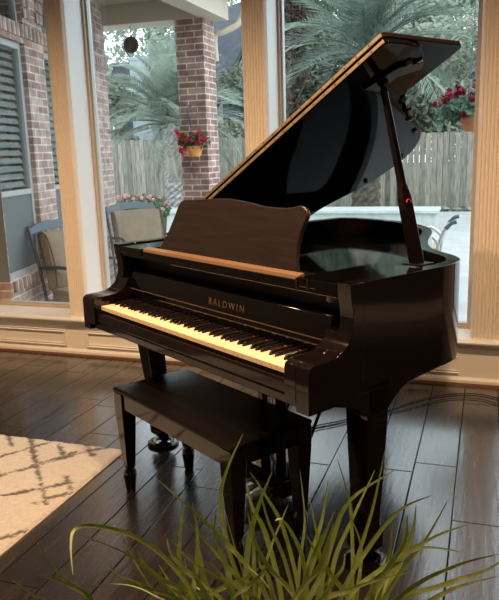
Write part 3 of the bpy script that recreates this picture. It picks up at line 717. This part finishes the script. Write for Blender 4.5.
# ------------------------------------------------------------------ patio roof on a brick column
z0 = 2.75
roof = thing('patio_roof', 'beige patio roof corner resting on the brick column', 'roof', (-3.1, 7.2, z0))
def RB(mb, name, m_, **k):
    mb.v = [(x+3.1, y-7.2, z-z0) for x, y, z in mb.v]; return mb.build(name, m_, roof, **k)
RB(MB().prism([(-4.3, 6.98), (-2.93, 7.06), (-2.93, 7.37), (-4.3, 7.32)], z0, z0+.28), 'beam', M['trimtan'])
RB(MB().box(-2.93, -2.72, 4.32, 7.37, z0+.0, z0+.28).box(-3.25, -2.93, 7.05, 7.37, z0, z0+.28), 'side_beam', M['trimtan'])
RB(MB().box(-5.2, -2.93, 4.32, 7.0, z0+.20, z0+.24), 'ceiling_boards', M['soffit'])
RB(MB().box(-5.4, -2.5, 4.32, 7.75, z0+.28, z0+.34), 'roof_deck', M['soffit'])
gt = MB().prism([(-2.66, z0+.36), (-2.66, z0+.26), (-2.62, z0+.24), (-2.56, z0+.25), (-2.54, z0+.37), (-2.555, z0+.37), (-2.57, z0+.27), (-2.645, z0+.27), (-2.645, z0+.36)], 4.4, 7.65, axis='y')
RB(gt, 'gutter', M['trimtan'])
RB(MB().tube(smoothpts([(-2.60, 7.55, z0+.26), (-2.60, 7.55, z0+.12), (-2.66, 7.50, z0-.02), (-2.80, 7.42, z0-.10), (-2.90, 7.40, z0-.14), (-2.90, 7.41, z0-.4)], 4), .036, 10), 'downspout', M['trimtan'], smooth=60)
column = thing('brick_column', 'square red-brown brick column holding up the patio roof', 'column', (-3.05, 7.21, GZ))
c = MB().box(-.16, .16, -.16, .16, 0, z0-GZ-.001); c.build('shaft', M['colbrick'], column)
MB().box(-.19, .19, -.19, .19, 0, .12).build('plinth', M['colbrick'], column)
hk = MB().tube(smoothpts([(-.02, -.165, 1.98), (-.02, -.2, 2.0), (-.02, -.24, 1.95), (-.02, -.22, 1.86), (-.02, -.18, 1.78), (-.02, -.22, 1.70), (-.02, -.26, 1.66)], 4), .007, 6); hk.build('wall_hook', M['iron'], column, smooth=60)

def blob_leaves(mb, c, r, n, size, rnd, shell=.5):
    for _ in range(n):
        while True:
            d = Vector((rnd.uniform(-1, 1), rnd.uniform(-1, 1), rnd.uniform(-1, 1)))
            if shell < d.length < 1: break
        p = Vector((c[0]+d.x*r[0], c[1]+d.y*r[1], c[2]+d.z*r[2]))
        a = Vector((rnd.gauss(0, 1), rnd.gauss(0, 1), rnd.gauss(0, 1))).normalized(); b = a.orthogonal().normalized()*size*rnd.uniform(.3, .6); a = a*size*rnd.uniform(.6, 1.3)
        mb.add([p-a, p+b, p+a, p-b], [(0, 1, 2, 3)])
def petals(mb, c, r, rnd):
    for k in range(7):
        d = Vector((rnd.gauss(0, 1), rnd.gauss(0, 1), rnd.gauss(0, 1))).normalized()*r; o_ = d.orthogonal().normalized()*r*.8; q = d.cross(o_).normalized()*r*.8
        p = Vector(c)+d*.6; mb.add([p-o_, p-q, p+o_, p+q], [(0, 1, 2, 3)])
rnd = random.Random(5)
# geranium pot hanging on the column
pp = pY(194, 150, 6.86)
gp = thing('hanging_geranium', 'red geraniums in an orange pot hung on the brick column', 'flowers', (pp.x, pp.y, pp.z-.07))
MB().lathe([(.055, 0), (.075, .02), (.095, .10), (.10, .11), (.088, .11)], (0, 0, 0), 20).build('pot', M['orangepot'], gp, smooth=40)
lf = MB(); blob_leaves(lf, (0, 0, .16), (.18, .12, .09), 220, .035, rnd, 0); lf.build('foliage', M['shrub'], gp)
fl = MB()
for k in range(34): petals(fl, (rnd.uniform(-.15, .14), rnd.uniform(-.13, .02), rnd.uniform(.12, .27)), .026, rnd)
for k in range(6): petals(fl, (rnd.uniform(-.14, -.05), -.1, rnd.uniform(.0, .10)), .024, rnd)
fl.build('blossoms', M['redpetal'], gp)
# round disc on a cord under the beam
dc = pY(131, 45, 7.15)
dk = thing('hanging_disc', 'round rusty metal disc hanging on a cord from the patio beam', 'ornament', (dc.x, dc.y, dc.z))
MB().loft([[(r*cos(2*pi*k/28), y, r*sin(2*pi*k/28)) for k in range(28)] for r, y in ((.082, .012), (.09, .008), (.09, -.008), (.082, -.014), (.070, -.008))]).build('plate', M['disc'], dk, smooth=40)
MB().prism([(-.018, -.05), (.018, -.05), (.024, -.01), (.008, .045), (-.008, .045), (-.024, -.01)], -.016, -.008, axis='y').build('relief', M['iron'], dk)
MB().tube([(0, 0, .09), (0, 0, z0-dc.z)], .004, 6).build('cord', M['iron'], dk)

# ------------------------------------------------------------------ patio chairs
def make_chair():
    t = thing('patio_chair', 'x', 'chair', (0, 0, GZ), 0)
    f = MB()      # local: faces +x, back at -x
    for s in (-1, 1):
        y = s*.29
        f.tube(smoothpts([(-.10, y, 0), (-.17, y, .22), (-.20, y, .42), (-.25, y, .62), (-.33, y, .86), (-.36, y, .95)], 4), .014, 8)
        f.tube(smoothpts([(.30, y, 0), (.27, y, .20), (.25, y, .40), (.24, y, .56), (.20, y, .63), (.05, y, .645), (-.24, y, .62)], 4), .014, 8)
        f.tube([(.25, y, .36), (-.19, y, .32)], .012, 8)
    f.build('frame', M['iron'], t, smooth=60)
    MB().prism([(-.29, .93), (-.22, .965), (-.1, .985), (.1, .985), (.22, .965), (.29, .93), (.29, .88), (.2, .90), (0, .915), (-.2, .90), (-.29, .88)], 0, .02, lambda p, q, tt: (-.335-(q-.9)*.35-tt, p, q)).build('top_rail', mat('blue_grey_metal', (.10, .13, .16), .35, .3), t, bevel=.004)
    sl = MB()
    for k in range(7):
        y = -.21+.07*k; sl.tube([(-.20, y, .36), (-.25, y, .6), (-.34, y, .90)], .006, 6)
    sl.build('back_slats', M['iron'], t)
    MB().box(-.2, .25, -.28, .28, .33, .35).build('seat_panel', M['iron'], t)
    def cush(pts, hw, bul, name):
        rings = []
        n = 16
        for yy in [-hw+2*hw*k/14 for k in range(15)]:
            e = max(.0, 1-(abs(yy)/hw)**6)**.5*.35+.65
            cx = sum(p[0] for p in pts)/len(pts); cz = sum(p[1] for p in pts)/len(pts)
            tu = 1+.04*cos(yy*40)
            rings.append([(cx+(p[0]-cx)*e*tu, yy, cz+(p[1]-cz)*(.8+.2*e)) for p in smoothpts(pts, 4, True)])
        return MB().loft(rings).build(name, M['cushion'], t, smooth=60)
    bc = cush([(-.17, .44), (-.20, .64), (-.28, .86), (-.24, .91), (-.15, .88), (-.07, .66), (-.05, .48), (-.10, .42)], .27, .05, 'back_cushion')
    cush([(-.18, .36), (-.19, .42), (-.12, .46), (.18, .46), (.27, .44), (.29, .39), (.26, .355), (0, .35)], .28, .05, 'seat_cushion')
    for s in (-1, 1): MB().tube(smoothpts([(-.17, s*.262, .44), (-.20, s*.262, .64), (-.27, s*.262, .86), (-.22, s*.262, .90), (-.14, s*.262, .86), (-.07, s*.262, .66), (-.06, s*.262, .48)], 4), .007, 6).build('piping', M['piping'], bc)
    return t
ch = make_chair()
p1 = pY(58, 222, 4.95)
ch.location = (p1.x+.33, p1.y-.12, GZ); ch.rotation_euler = (0, 0, radians(-22))
ch['label'] = 'tan-cushioned metal patio chair under the brick wing window, left of the first window post'; ch['group'] = 'patio chairs'
p2 = pY(131, 223, 6.8)
dup(ch, (p2.x+.27, p2.y-.22, GZ), radians(-42), 'tan-cushioned metal patio chair behind the left end of the piano, by the pink flowers', 'patio chairs')

# planter with pink flowers
q = pY(149, 214, 9.0)
pk = thing('flower_planter', 'tall dark planter overflowing with pink flowers behind the second patio chair', 'planter', (q.x, q.y, GZ))
MB().square([(0, 0, 0, .15, .15), (0, 0, q.z-GZ-.03, .20, .20), (0, 0, q.z-GZ, .215, .215)]).build('pot', M['darkpot'], pk, bevel=.01)
lf = MB(); hh = q.z-GZ; blob_leaves(lf, (-.12, 0, hh+.08), (.48, .3, .2), 900, .045, rnd, 0); lf.build('foliage', M['shrub'], pk)
fl = MB()
for k in range(80):
    a = rnd.uniform(0, 2*pi); rr = rnd.random()**.5; petals(fl, (-.12+.48*rr*cos(a), -.1+.28*rr*sin(a), hh+.06+.22*rnd.random()), .03, rnd)
fl.build('blossoms', M['pinkpetal'], pk)

# raised pool wall
WX0, WX1 = -9.5, -.82
pw = thing('raised_stone_wall', 'low pale stone wall of the raised pool with a flat coping', 'wall', ((WX0+WX1)/2, 12.9, GZ))
hw = (WX1-WX0)/2
MB().box(-hw, hw-.04, -.32, .4, 0, .33).build('masonry', M['stone'], pw)
MB().box(-hw, hw, -.37, .45, .33, .39).build('coping', M['stone'], pw, bevel=.01)

# fence
FY = 17.7
fence = thing('picket_fence', 'weathered grey wooden picket fence across the back of the garden', 'fence', (-5, FY, GZ))
pkt = MB(); x = -14.0; rr = random.Random(2); fy = .0
while x < 12:
    i = math.floor(x/.14+.5); x = i*.14
    top = 1.86 - .012*(x) + rr.uniform(-.02, .02)
    pkt.prism([(x+.005, .03), (x+.135, .03), (x+.135, top-.02), (x+.115, top), (x+.025, top), (x+.005, top-.02)], 0+rr.uniform(-.006, .006), .018, axis='y'); x += .14
pkt.build('pickets', M['picket'], fence)
MB().box(-14, 12, .02, .06, .35, .44).box(-14, 12, .02, .06, 1.3, 1.39).build('rails', M['picket'], fence)
for k in range(11): MB().box(-14+k*2.5, -13.9+k*2.5, .06, .16, 0, 1.6).build('post', M['picket'], fence)
# border rocks right of the wall
for k in range(16):
    x = -1.5+k*.27; y = 16.9+rr.uniform(-.2, .2)
    s = rr.uniform(.07, .092)
    bm_ = bmesh.new(); bmesh.ops.create_icosphere(bm_, subdivisions=2, radius=1)
    vs = [Vector(v.co) for v in bm_.verts]; fs = [[v.index for v in f.verts] for f in bm_.faces]; bm_.free()
    ro = random.Random(k)
    fr_ = Vector((ro.uniform(1, 3), ro.uniform(1, 3), ro.uniform(1, 3)))
    vs = [Vector((v.x*s*1.4, v.y*s, v.z*s*.7))*(1+.18*sin(3*v.x*fr_.x+2*v.y*fr_.y+k)+.1*sin(5*v.z*fr_.z)) for v in vs]
    o = MB().add(vs, fs).build('border_rock', M['rock'], smooth=40); o.location = (x, y, GZ+s*.45)
    tag(o, 'grey border rock at the foot of the fence, right of the pool wall', 'rock', 'rocks along the garden border')

# lounge chair just beyond the piano tail
lq = pY(436, 232, 6.9)
lg_ = thing('garden_lounger', 'curved silver and wood garden lounge chair on the pale patio beyond the piano', 'chair', (lq.x, lq.y, GZ), 0)
hz = lq.z-GZ
fr = MB()
for s in (0, .55):
    fr.tube(smoothpts([(-.62, s, 0), (-.50, s, .20), (-.30, s, hz*.55), (-.16, s, hz-.06), (-.08, s, hz-.02), (.02, s, hz-.12), (.0, s, hz-.30), (-.05, s, .2), (.0, s, 0)], 4), .017, 8)
    fr.tube(smoothpts([(-.02, s, hz-.28), (.03, s, hz-.12), (.07, s, hz+.0), (.13, s, hz+.09)], 4), .016, 8)
fr.build('frame', M['silver'], lg_, smooth=60)
ar = MB()
for s in (0, .55): ar.tube(smoothpts([(.09, s, hz+.03), (.14, s, hz+.085), (.19, s, hz+.10)], 3), .021, 8)
ar.build('armrest', M['iron'], lg_, smooth=60)
sl = MB()
for k in range(9):
    u = k/8; sl.box(-.55+.5*u, -.50+.5*u, 0, .55, .17+u*(hz-.35), .185+u*(hz-.35))
sl.build('slats', M['teak'], lg_)

# ------------------------------------------------------------------ palms
def frond_mesh(name, L, droop, nl, m_, seed, leaf=.42, lw=.016, hang=.5):
    r = random.Random(seed); mb = MB(); pts = []
    n = 14; x = z = 0; a = 0
    for i in range(n+1):
        pts.append(Vector((x, 0, z))); a = -droop*(i/n)**1.3; x += L/n*cos(a); z += L/n*sin(a)
    mb.tube(pts, [.022*(1-i/n)+.004 for i in range(n+1)], 5)
    for k in range(nl):
        u = .14+.86*k/nl; i = min(n-1, int(u*n)); f_ = u*n-i; p = pts[i].lerp(pts[i+1], f_); t = (pts[i+1]-pts[i]).normalized()
        ll = leaf*(sin(pi*min(1, u*.9+.12))**.6)*r.uniform(.85, 1.1)
        for s in (-1, 1):
            side = Vector((0, s, 0)); up = side.cross(t)*s
            dr = (t*.75+side*.8+Vector((0, 0, .40-.30*r.random()))).normalized()
            q = p+dr*ll*.5; e = q+(dr+Vector((0, 0, -hang*r.uniform(.6, 1.3)))).normalized()*ll*.55
            wv = dr.cross(Vector((0, 0, 1))).normalized()*lw
            wz = Vector((0, 0, lw*.8))
            mb.add([p-wv*.6, p+wv*.6, q+wv-wz*0, e, q-wv], [(0, 1, 2, 4), (4, 2, 3)])
    me = bpy.data.meshes.new(name); me.from_pydata(mb.v, [], mb.f); me.materials.append(m_); return me
def palm(loc, th, tr, label, nf, L, mats, seed, barkm, lean=0, elev=(-.5, 1.35), dead=10, name='palm_tree'):
    r = random.Random(seed); t = thing(name, label, 'palm tree', loc)
    tk = MB(); rings = []; K = 16; N = 34
    for i in range(N+1):
        u = i/N; zz = u*th; rad = tr*(1.12-.2*u+.12*(i % 2))*(1+.9*max(0, u-.88)*1.5)
        rings.append([(lean*u+rad*cos(2*pi*k/K)*(1+.10*(((k+i) % 2)*2-1)), rad*sin(2*pi*k/K)*(1+.10*(((k+i) % 2)*2-1)), zz) for k in range(K)])
    tk.loft(rings); tk.build('trunk', barkm, t)
    ms = [frond_mesh('frond', L*q, dq, 40, mats, seed+i, leaf=L*.30, lw=.011, hang=.25) for i, (q, dq) in enumerate(((1, 1.15), (.92, .85), (1.0, 1.5)))]
    for k in range(nf):
        u = k/nf; el = elev[0]+(elev[1]-elev[0])*u; az = k*2.399+r.uniform(-.2, .2)
        o = bpy.data.objects.new('frond', ms[k % 3]); COL.objects.link(o); o.parent = t
        o.location = (lean, 0, th-.05+.12*u); o.rotation_mode = 'XYZ'
        mt = Matrix.Rotation(az, 4, 'Z') @ Matrix.Rotation(-el-.35, 4, 'Y') @ Matrix.Rotation(r.uniform(-.3, .3), 4, 'X')
        o.rotation_euler = mt.to_euler()
    if dead:
        dm = frond_mesh('dead_frond', L*.62, .35, 30, M['deadfrond'], seed+9, leaf=L*.16, lw=.014, hang=.9)
        for k in range(dead):
            o = bpy.data.objects.new('dead_frond', dm); COL.objects.link(o); o.parent = t; o.location = (lean, 0, th-.1)
            mt = Matrix.Rotation(k*2*pi/dead+r.uniform(-.3, .3), 4, 'Z') @ Matrix.Rotation(radians(r.uniform(55, 80)), 4, 'Y'); o.rotation_euler = mt.to_euler()
    return t
pb = pY(176, 200, 14.2)
palm((pb.x, 14.2, GZ), 2.15, .20, 'shorter palm tree with a pale rough trunk left of the brick column', 54, 1.9, M['frond'], 21, M['bark'], 0, (-.5, 1.4), 9)
pb = pY(366, 195, 14.6)
palm((pb.x, 14.6, GZ), 3.35, .24, 'tall blue-green palm tree behind the piano lid with a dark trunk', 44, 2.3, M['frond2'], 40, M['darkbark'], 0, (-.5, 1.35), 14)

# ------------------------------------------------------------------ trees
def tree(name, label, x, y, h, blobs, m_, seed, size=.13, tr=.14, dens=1.0, cat='tree'):
    r = random.Random(seed); t = thing(name, label, cat, (x, y, GZ))
    mb = MB()
    for (bx, by, bz, rx, ry, rz, n) in blobs: blob_leaves(mb, (bx, by, bz), (rx, ry, rz), int(n*dens), size, r, .35)
    mb.build('crown', m_, t)
    tk = MB().tube([(0, 0, 0), (.05, 0, h*.4), (-.04, .05, h*.75), (0, 0, h)], [tr, tr*.8, tr*.6, tr*.3], 8)
    for k in range(7):
        a = r.uniform(0, 2*pi); s = r.uniform(.4, .9)*h; tk.tube([(0, 0, s*.75), (cos(a)*h*.12, sin(a)*h*.12, s), (cos(a)*h*.28, sin(a)*h*.28, s+h*.22)], [tr*.4, tr*.25, tr*.08], 6)
    tk.build('trunk', M['trunk'], t)
    return t
def rb(n, X, Y, Z, rad, cnt, seed):
    r = random.Random(seed); return [(r.uniform(*X), r.uniform(*Y), r.uniform(*Z), rad*r.uniform(.7, 1.2), rad*r.uniform(.7, 1.2), rad*r.uniform(.6, 1), cnt) for _ in range(n)]
# hedge masses just beyond the fence
xb = pY(440, 120, 20).x
tree('leafy_tree', 'green feathery tree beyond the fence behind the red hanging flowers', xb, 20.0, 3.4, rb(16, (-2.2, 2.0), (-.8, .8), (1.5, 4.4), 1.0, 900, 31), M['leafB'], 1, .10)
xb = pY(322, 120, 22.9).x
tree('leafy_tree', 'green tree beyond the fence filling the gap left of the tall palm', xb, 22.9, 3.8, rb(18, (-2.6, 2.2), (-.8, .8), (1.3, 5.2), 1.0, 850, 33), M['leafB'], 2, .10)
xb = pY(291, 60, 16.6).x
tree('plum_tree', 'dark reddish leafed tree right of the middle window post', xb, 16.6, 4.0, rb(14, (-.15, .35), (-.3, .3), (2.0, 5.4), .42, 420, 35), M['leafD'], 3, .09, .07)
xb = pY(380, 30, 33).x
tree('leafy_tree', 'tall olive tree far behind the tall palm', xb, 33, 7.5, rb(26, (-4.5, 4.5), (-1.2, 1.2), (3, 11), 1.8, 750, 37), M['leafA'], 4, .15)
xb = pY(470, 30, 26.5).x
tree('leafy_tree', 'grey-green tree high up beside the right window post', xb, 26.5, 6.4, rb(22, (-2.2, 3.5), (-1, 1), (3.6, 8.6), 1.2, 560, 39), M['leafC'], 5, .13)
xb = pY(110, 110, 19.8).x
tree('leafy_tree', 'yellow-green tree beside the shorter palm near the wing corner', xb, 19.8, 3.0, rb(12, (-1.4, .8), (-.6, .6), (1.3, 3.8), .8, 700, 41), M['leafB'], 6, .10)
xb = pY(150, 50, 40).x
tree('leafy_tree', 'thin grey-green tree rising behind the neighbour house, pale sky showing through', xb, 40, 9, rb(26, (-5.5, 6), (-2, 2), (5, 13), 1.5, 260, 43), M['leafC'], 7, .2, .2)
xb = pY(232, 130, 19.3).x
tree('leafy_tree', 'rounded green shrub tree in front of the arched gable window', xb, 19.3, 2.4, rb(8, (-.4, .5), (-.4, .4), (1.2, 2.3), .45, 600, 45), M['leafA'], 8, .09)
xb = pY(283, 150, 18.9).x
tree('leafy_tree', 'low green bush over the fence just right of the middle window post', xb, 18.8, 2.0, rb(7, (-.6, .9), (-.3, .3), (1.2, 2.6), .5, 600, 49), M['leafB'], 10, .09)

# hanging basket on the right
hp = pY(469, 124, 6.0)
hb = thing('hanging_basket', 'hanging terracotta basket of dark red flowers beside the right window post', 'flowers', (hp.x, hp.y, hp.z-.04))
MB().lathe([(.07, 0), (.09, .02), (.12, .14), (.128, .15), (.11, .15)], (.04, 0, -.02), 24).build('pot', M['terracotta'], hb, smooth=40)
lf = MB(); blob_leaves(lf, (-.02, 0, .17), (.24, .2, .10), 330, .045, rnd, 0); blob_leaves(lf, (-.17, 0, .10), (.10, .1, .07), 70, .035, rnd, 0); lf.build('foliage', leafmat('geranium_leaf', (.05, .12, .08), (.16, .28, .20), .5, 9), hb)
fl = MB()
for (ax, az, nn) in ((-.13, .27, 9), (-.07, .30, 8), (-.25, .17, 3), (.06, .33, 10), (.12, .29, 6), (-.18, .22, 4), (-.06, .11, 6), (.02, .24, 4)):
    for k in range(nn): petals(fl, (ax+rnd.gauss(0, .022), -.12+rnd.gauss(0, .03), az+rnd.gauss(0, .02)), .024, rnd)
fl.build('blossoms', leafmat('crimson_petals', (.20, .004, .02), (.45, .015, .06), .6, 9), hb)
hc = MB()
top = Vector((.04, 0, 1.4))
for a in (0, 2.1, 4.2): hc.tube([(.04+.12*cos(a), .12*sin(a), .13), tuple(top)], .003, 5)
hc.build('hanger_wires', M['iron'], hb)

# ------------------------------------------------------------------ neighbour house
nh = thing('neighbour_house', 'neighbouring house with a dark shingle roof, pale gable and grey chimney', 'building', (-10, 26, GZ))
def N3(x, y, Y): p = pY(x, y, Y); return (p.x+10, p.y-26, p.z-GZ)
# long roof slope: eave low left, ridge off to the upper right
r0, r1, r2, r3 = N3(144, 78, 27), N3(186, 22, 30), N3(300, -20, 30), N3(300, 92, 26)
rf = MB().add([r0, r1, r2, r3], [(0, 1, 2, 3)]); rf.build('roof', M['slate'], nh, solid=.15)
MB().box(r0[0], r3[0], .3, 4, 0, r0[2]).build('wall', mat('dark_brown_siding', (.17, .16, .13), .9, var=.3), nh)  # plain dark brown wall in the gaps between the fronds
g = [N3(205, 160, 24.5), N3(205, 128, 24.5), N3(246, 50, 24.5), N3(290, 130, 24.5), N3(290, 160, 24.5)]
gp = [(p[0], p[2]) for p in g]; gp[0] = (gp[0][0], 0); gp[-1] = (gp[-1][0], 0)
MB().prism(gp, g[0][1], g[0][1]+3, axis='y').build('gable', M['stucco'], nh)
a, b, c_ = Vector(N3(203, 134, 24.3)), Vector(N3(247, 44, 24.3)), Vector(N3(294, 134, 24.3))
bar = MB()
for u, v in ((a, b), (b, c_)):
    bar.add([u, v, v+Vector((0, 3.5, 0)), u+Vector((0, 3.5, 0)), u+Vector((0, 0, .22)), v+Vector((0, 0, .22)), v+Vector((0, 3.5, .22)), u+Vector((0, 3.5, .22))], [(0, 1, 2, 3), (4, 5, 6, 7), (0, 1, 5, 4), (3, 2, 6, 7), (0, 3, 7, 4), (1, 2, 6, 5)])
bar.build('gable_roof', M['slate'], nh)
wc = N3(233, 100, 24.4); wbm = arch(wc[0]-.4, wc[0]+.4, wc[2]-.9, wc[2]+.2, .4)
MB().prism(wbm, wc[1]-.02, wc[1]+.03, axis='y').build('arched_window', M['slate'], nh)
t0, t1 = N3(131, 90, 24), N3(148, 56, 24)
ct = MB().box(t0[0], t1[0], t0[1], t0[1]+.6, 0, t1[2]); ct.box(t0[0]-.03, t1[0]+.03, t0[1]-.03, t0[1]+.63, t1[2]-.1, t1[2]); ct.build('chimney', M['chimney'], nh)
e0, e1 = N3(112, 95, 25), N3(131, 62, 25)
MB().prism([(e0[0], 0), (e1[0]+.3, 0), (e1[0]+.3, e1[2]), (e0[0]+.2, e1[2]), (e0[0], e1[2]-.5)], e0[1], e0[1]+2, axis='y').build('side_roof', M['slate'], nh)

# ------------------------------------------------------------------ sky
wd = bpy.data.worlds.new('sky'); scene.world = wd; wd.use_nodes = True; nt = wd.node_tree; bg = nt.nodes['Background']
tc = nd(nt, 'ShaderNodeTexCoord'); nz = nd(nt, 'ShaderNodeTexNoise', Scale=2.5, Detail=5); nt.links.new(tc.outputs['Generated'], nz.inputs['Vector'])
nt.links.new(ramp(nt, nz.outputs['Fac'], [(.35, (.64, .78, .90)), (.65, (.88, .93, .95))]), bg.inputs['Color'])
bg.inputs['Strength'].default_value = 3.0
sn = bpy.data.lights.new('sun', 'SUN'); sn.energy = .9; sn.angle = radians(25); sn.color = (1, .96, .9)
so = bpy.data.objects.new('sun', sn); COL.objects.link(so); so.rotation_euler = (radians(38), radians(10), radians(40))

vs = scene.view_settings; vs.view_transform = 'Standard'; vs.look = 'None'; vs.gamma = 1; vs.exposure = .08; vs.use_curve_mapping = False
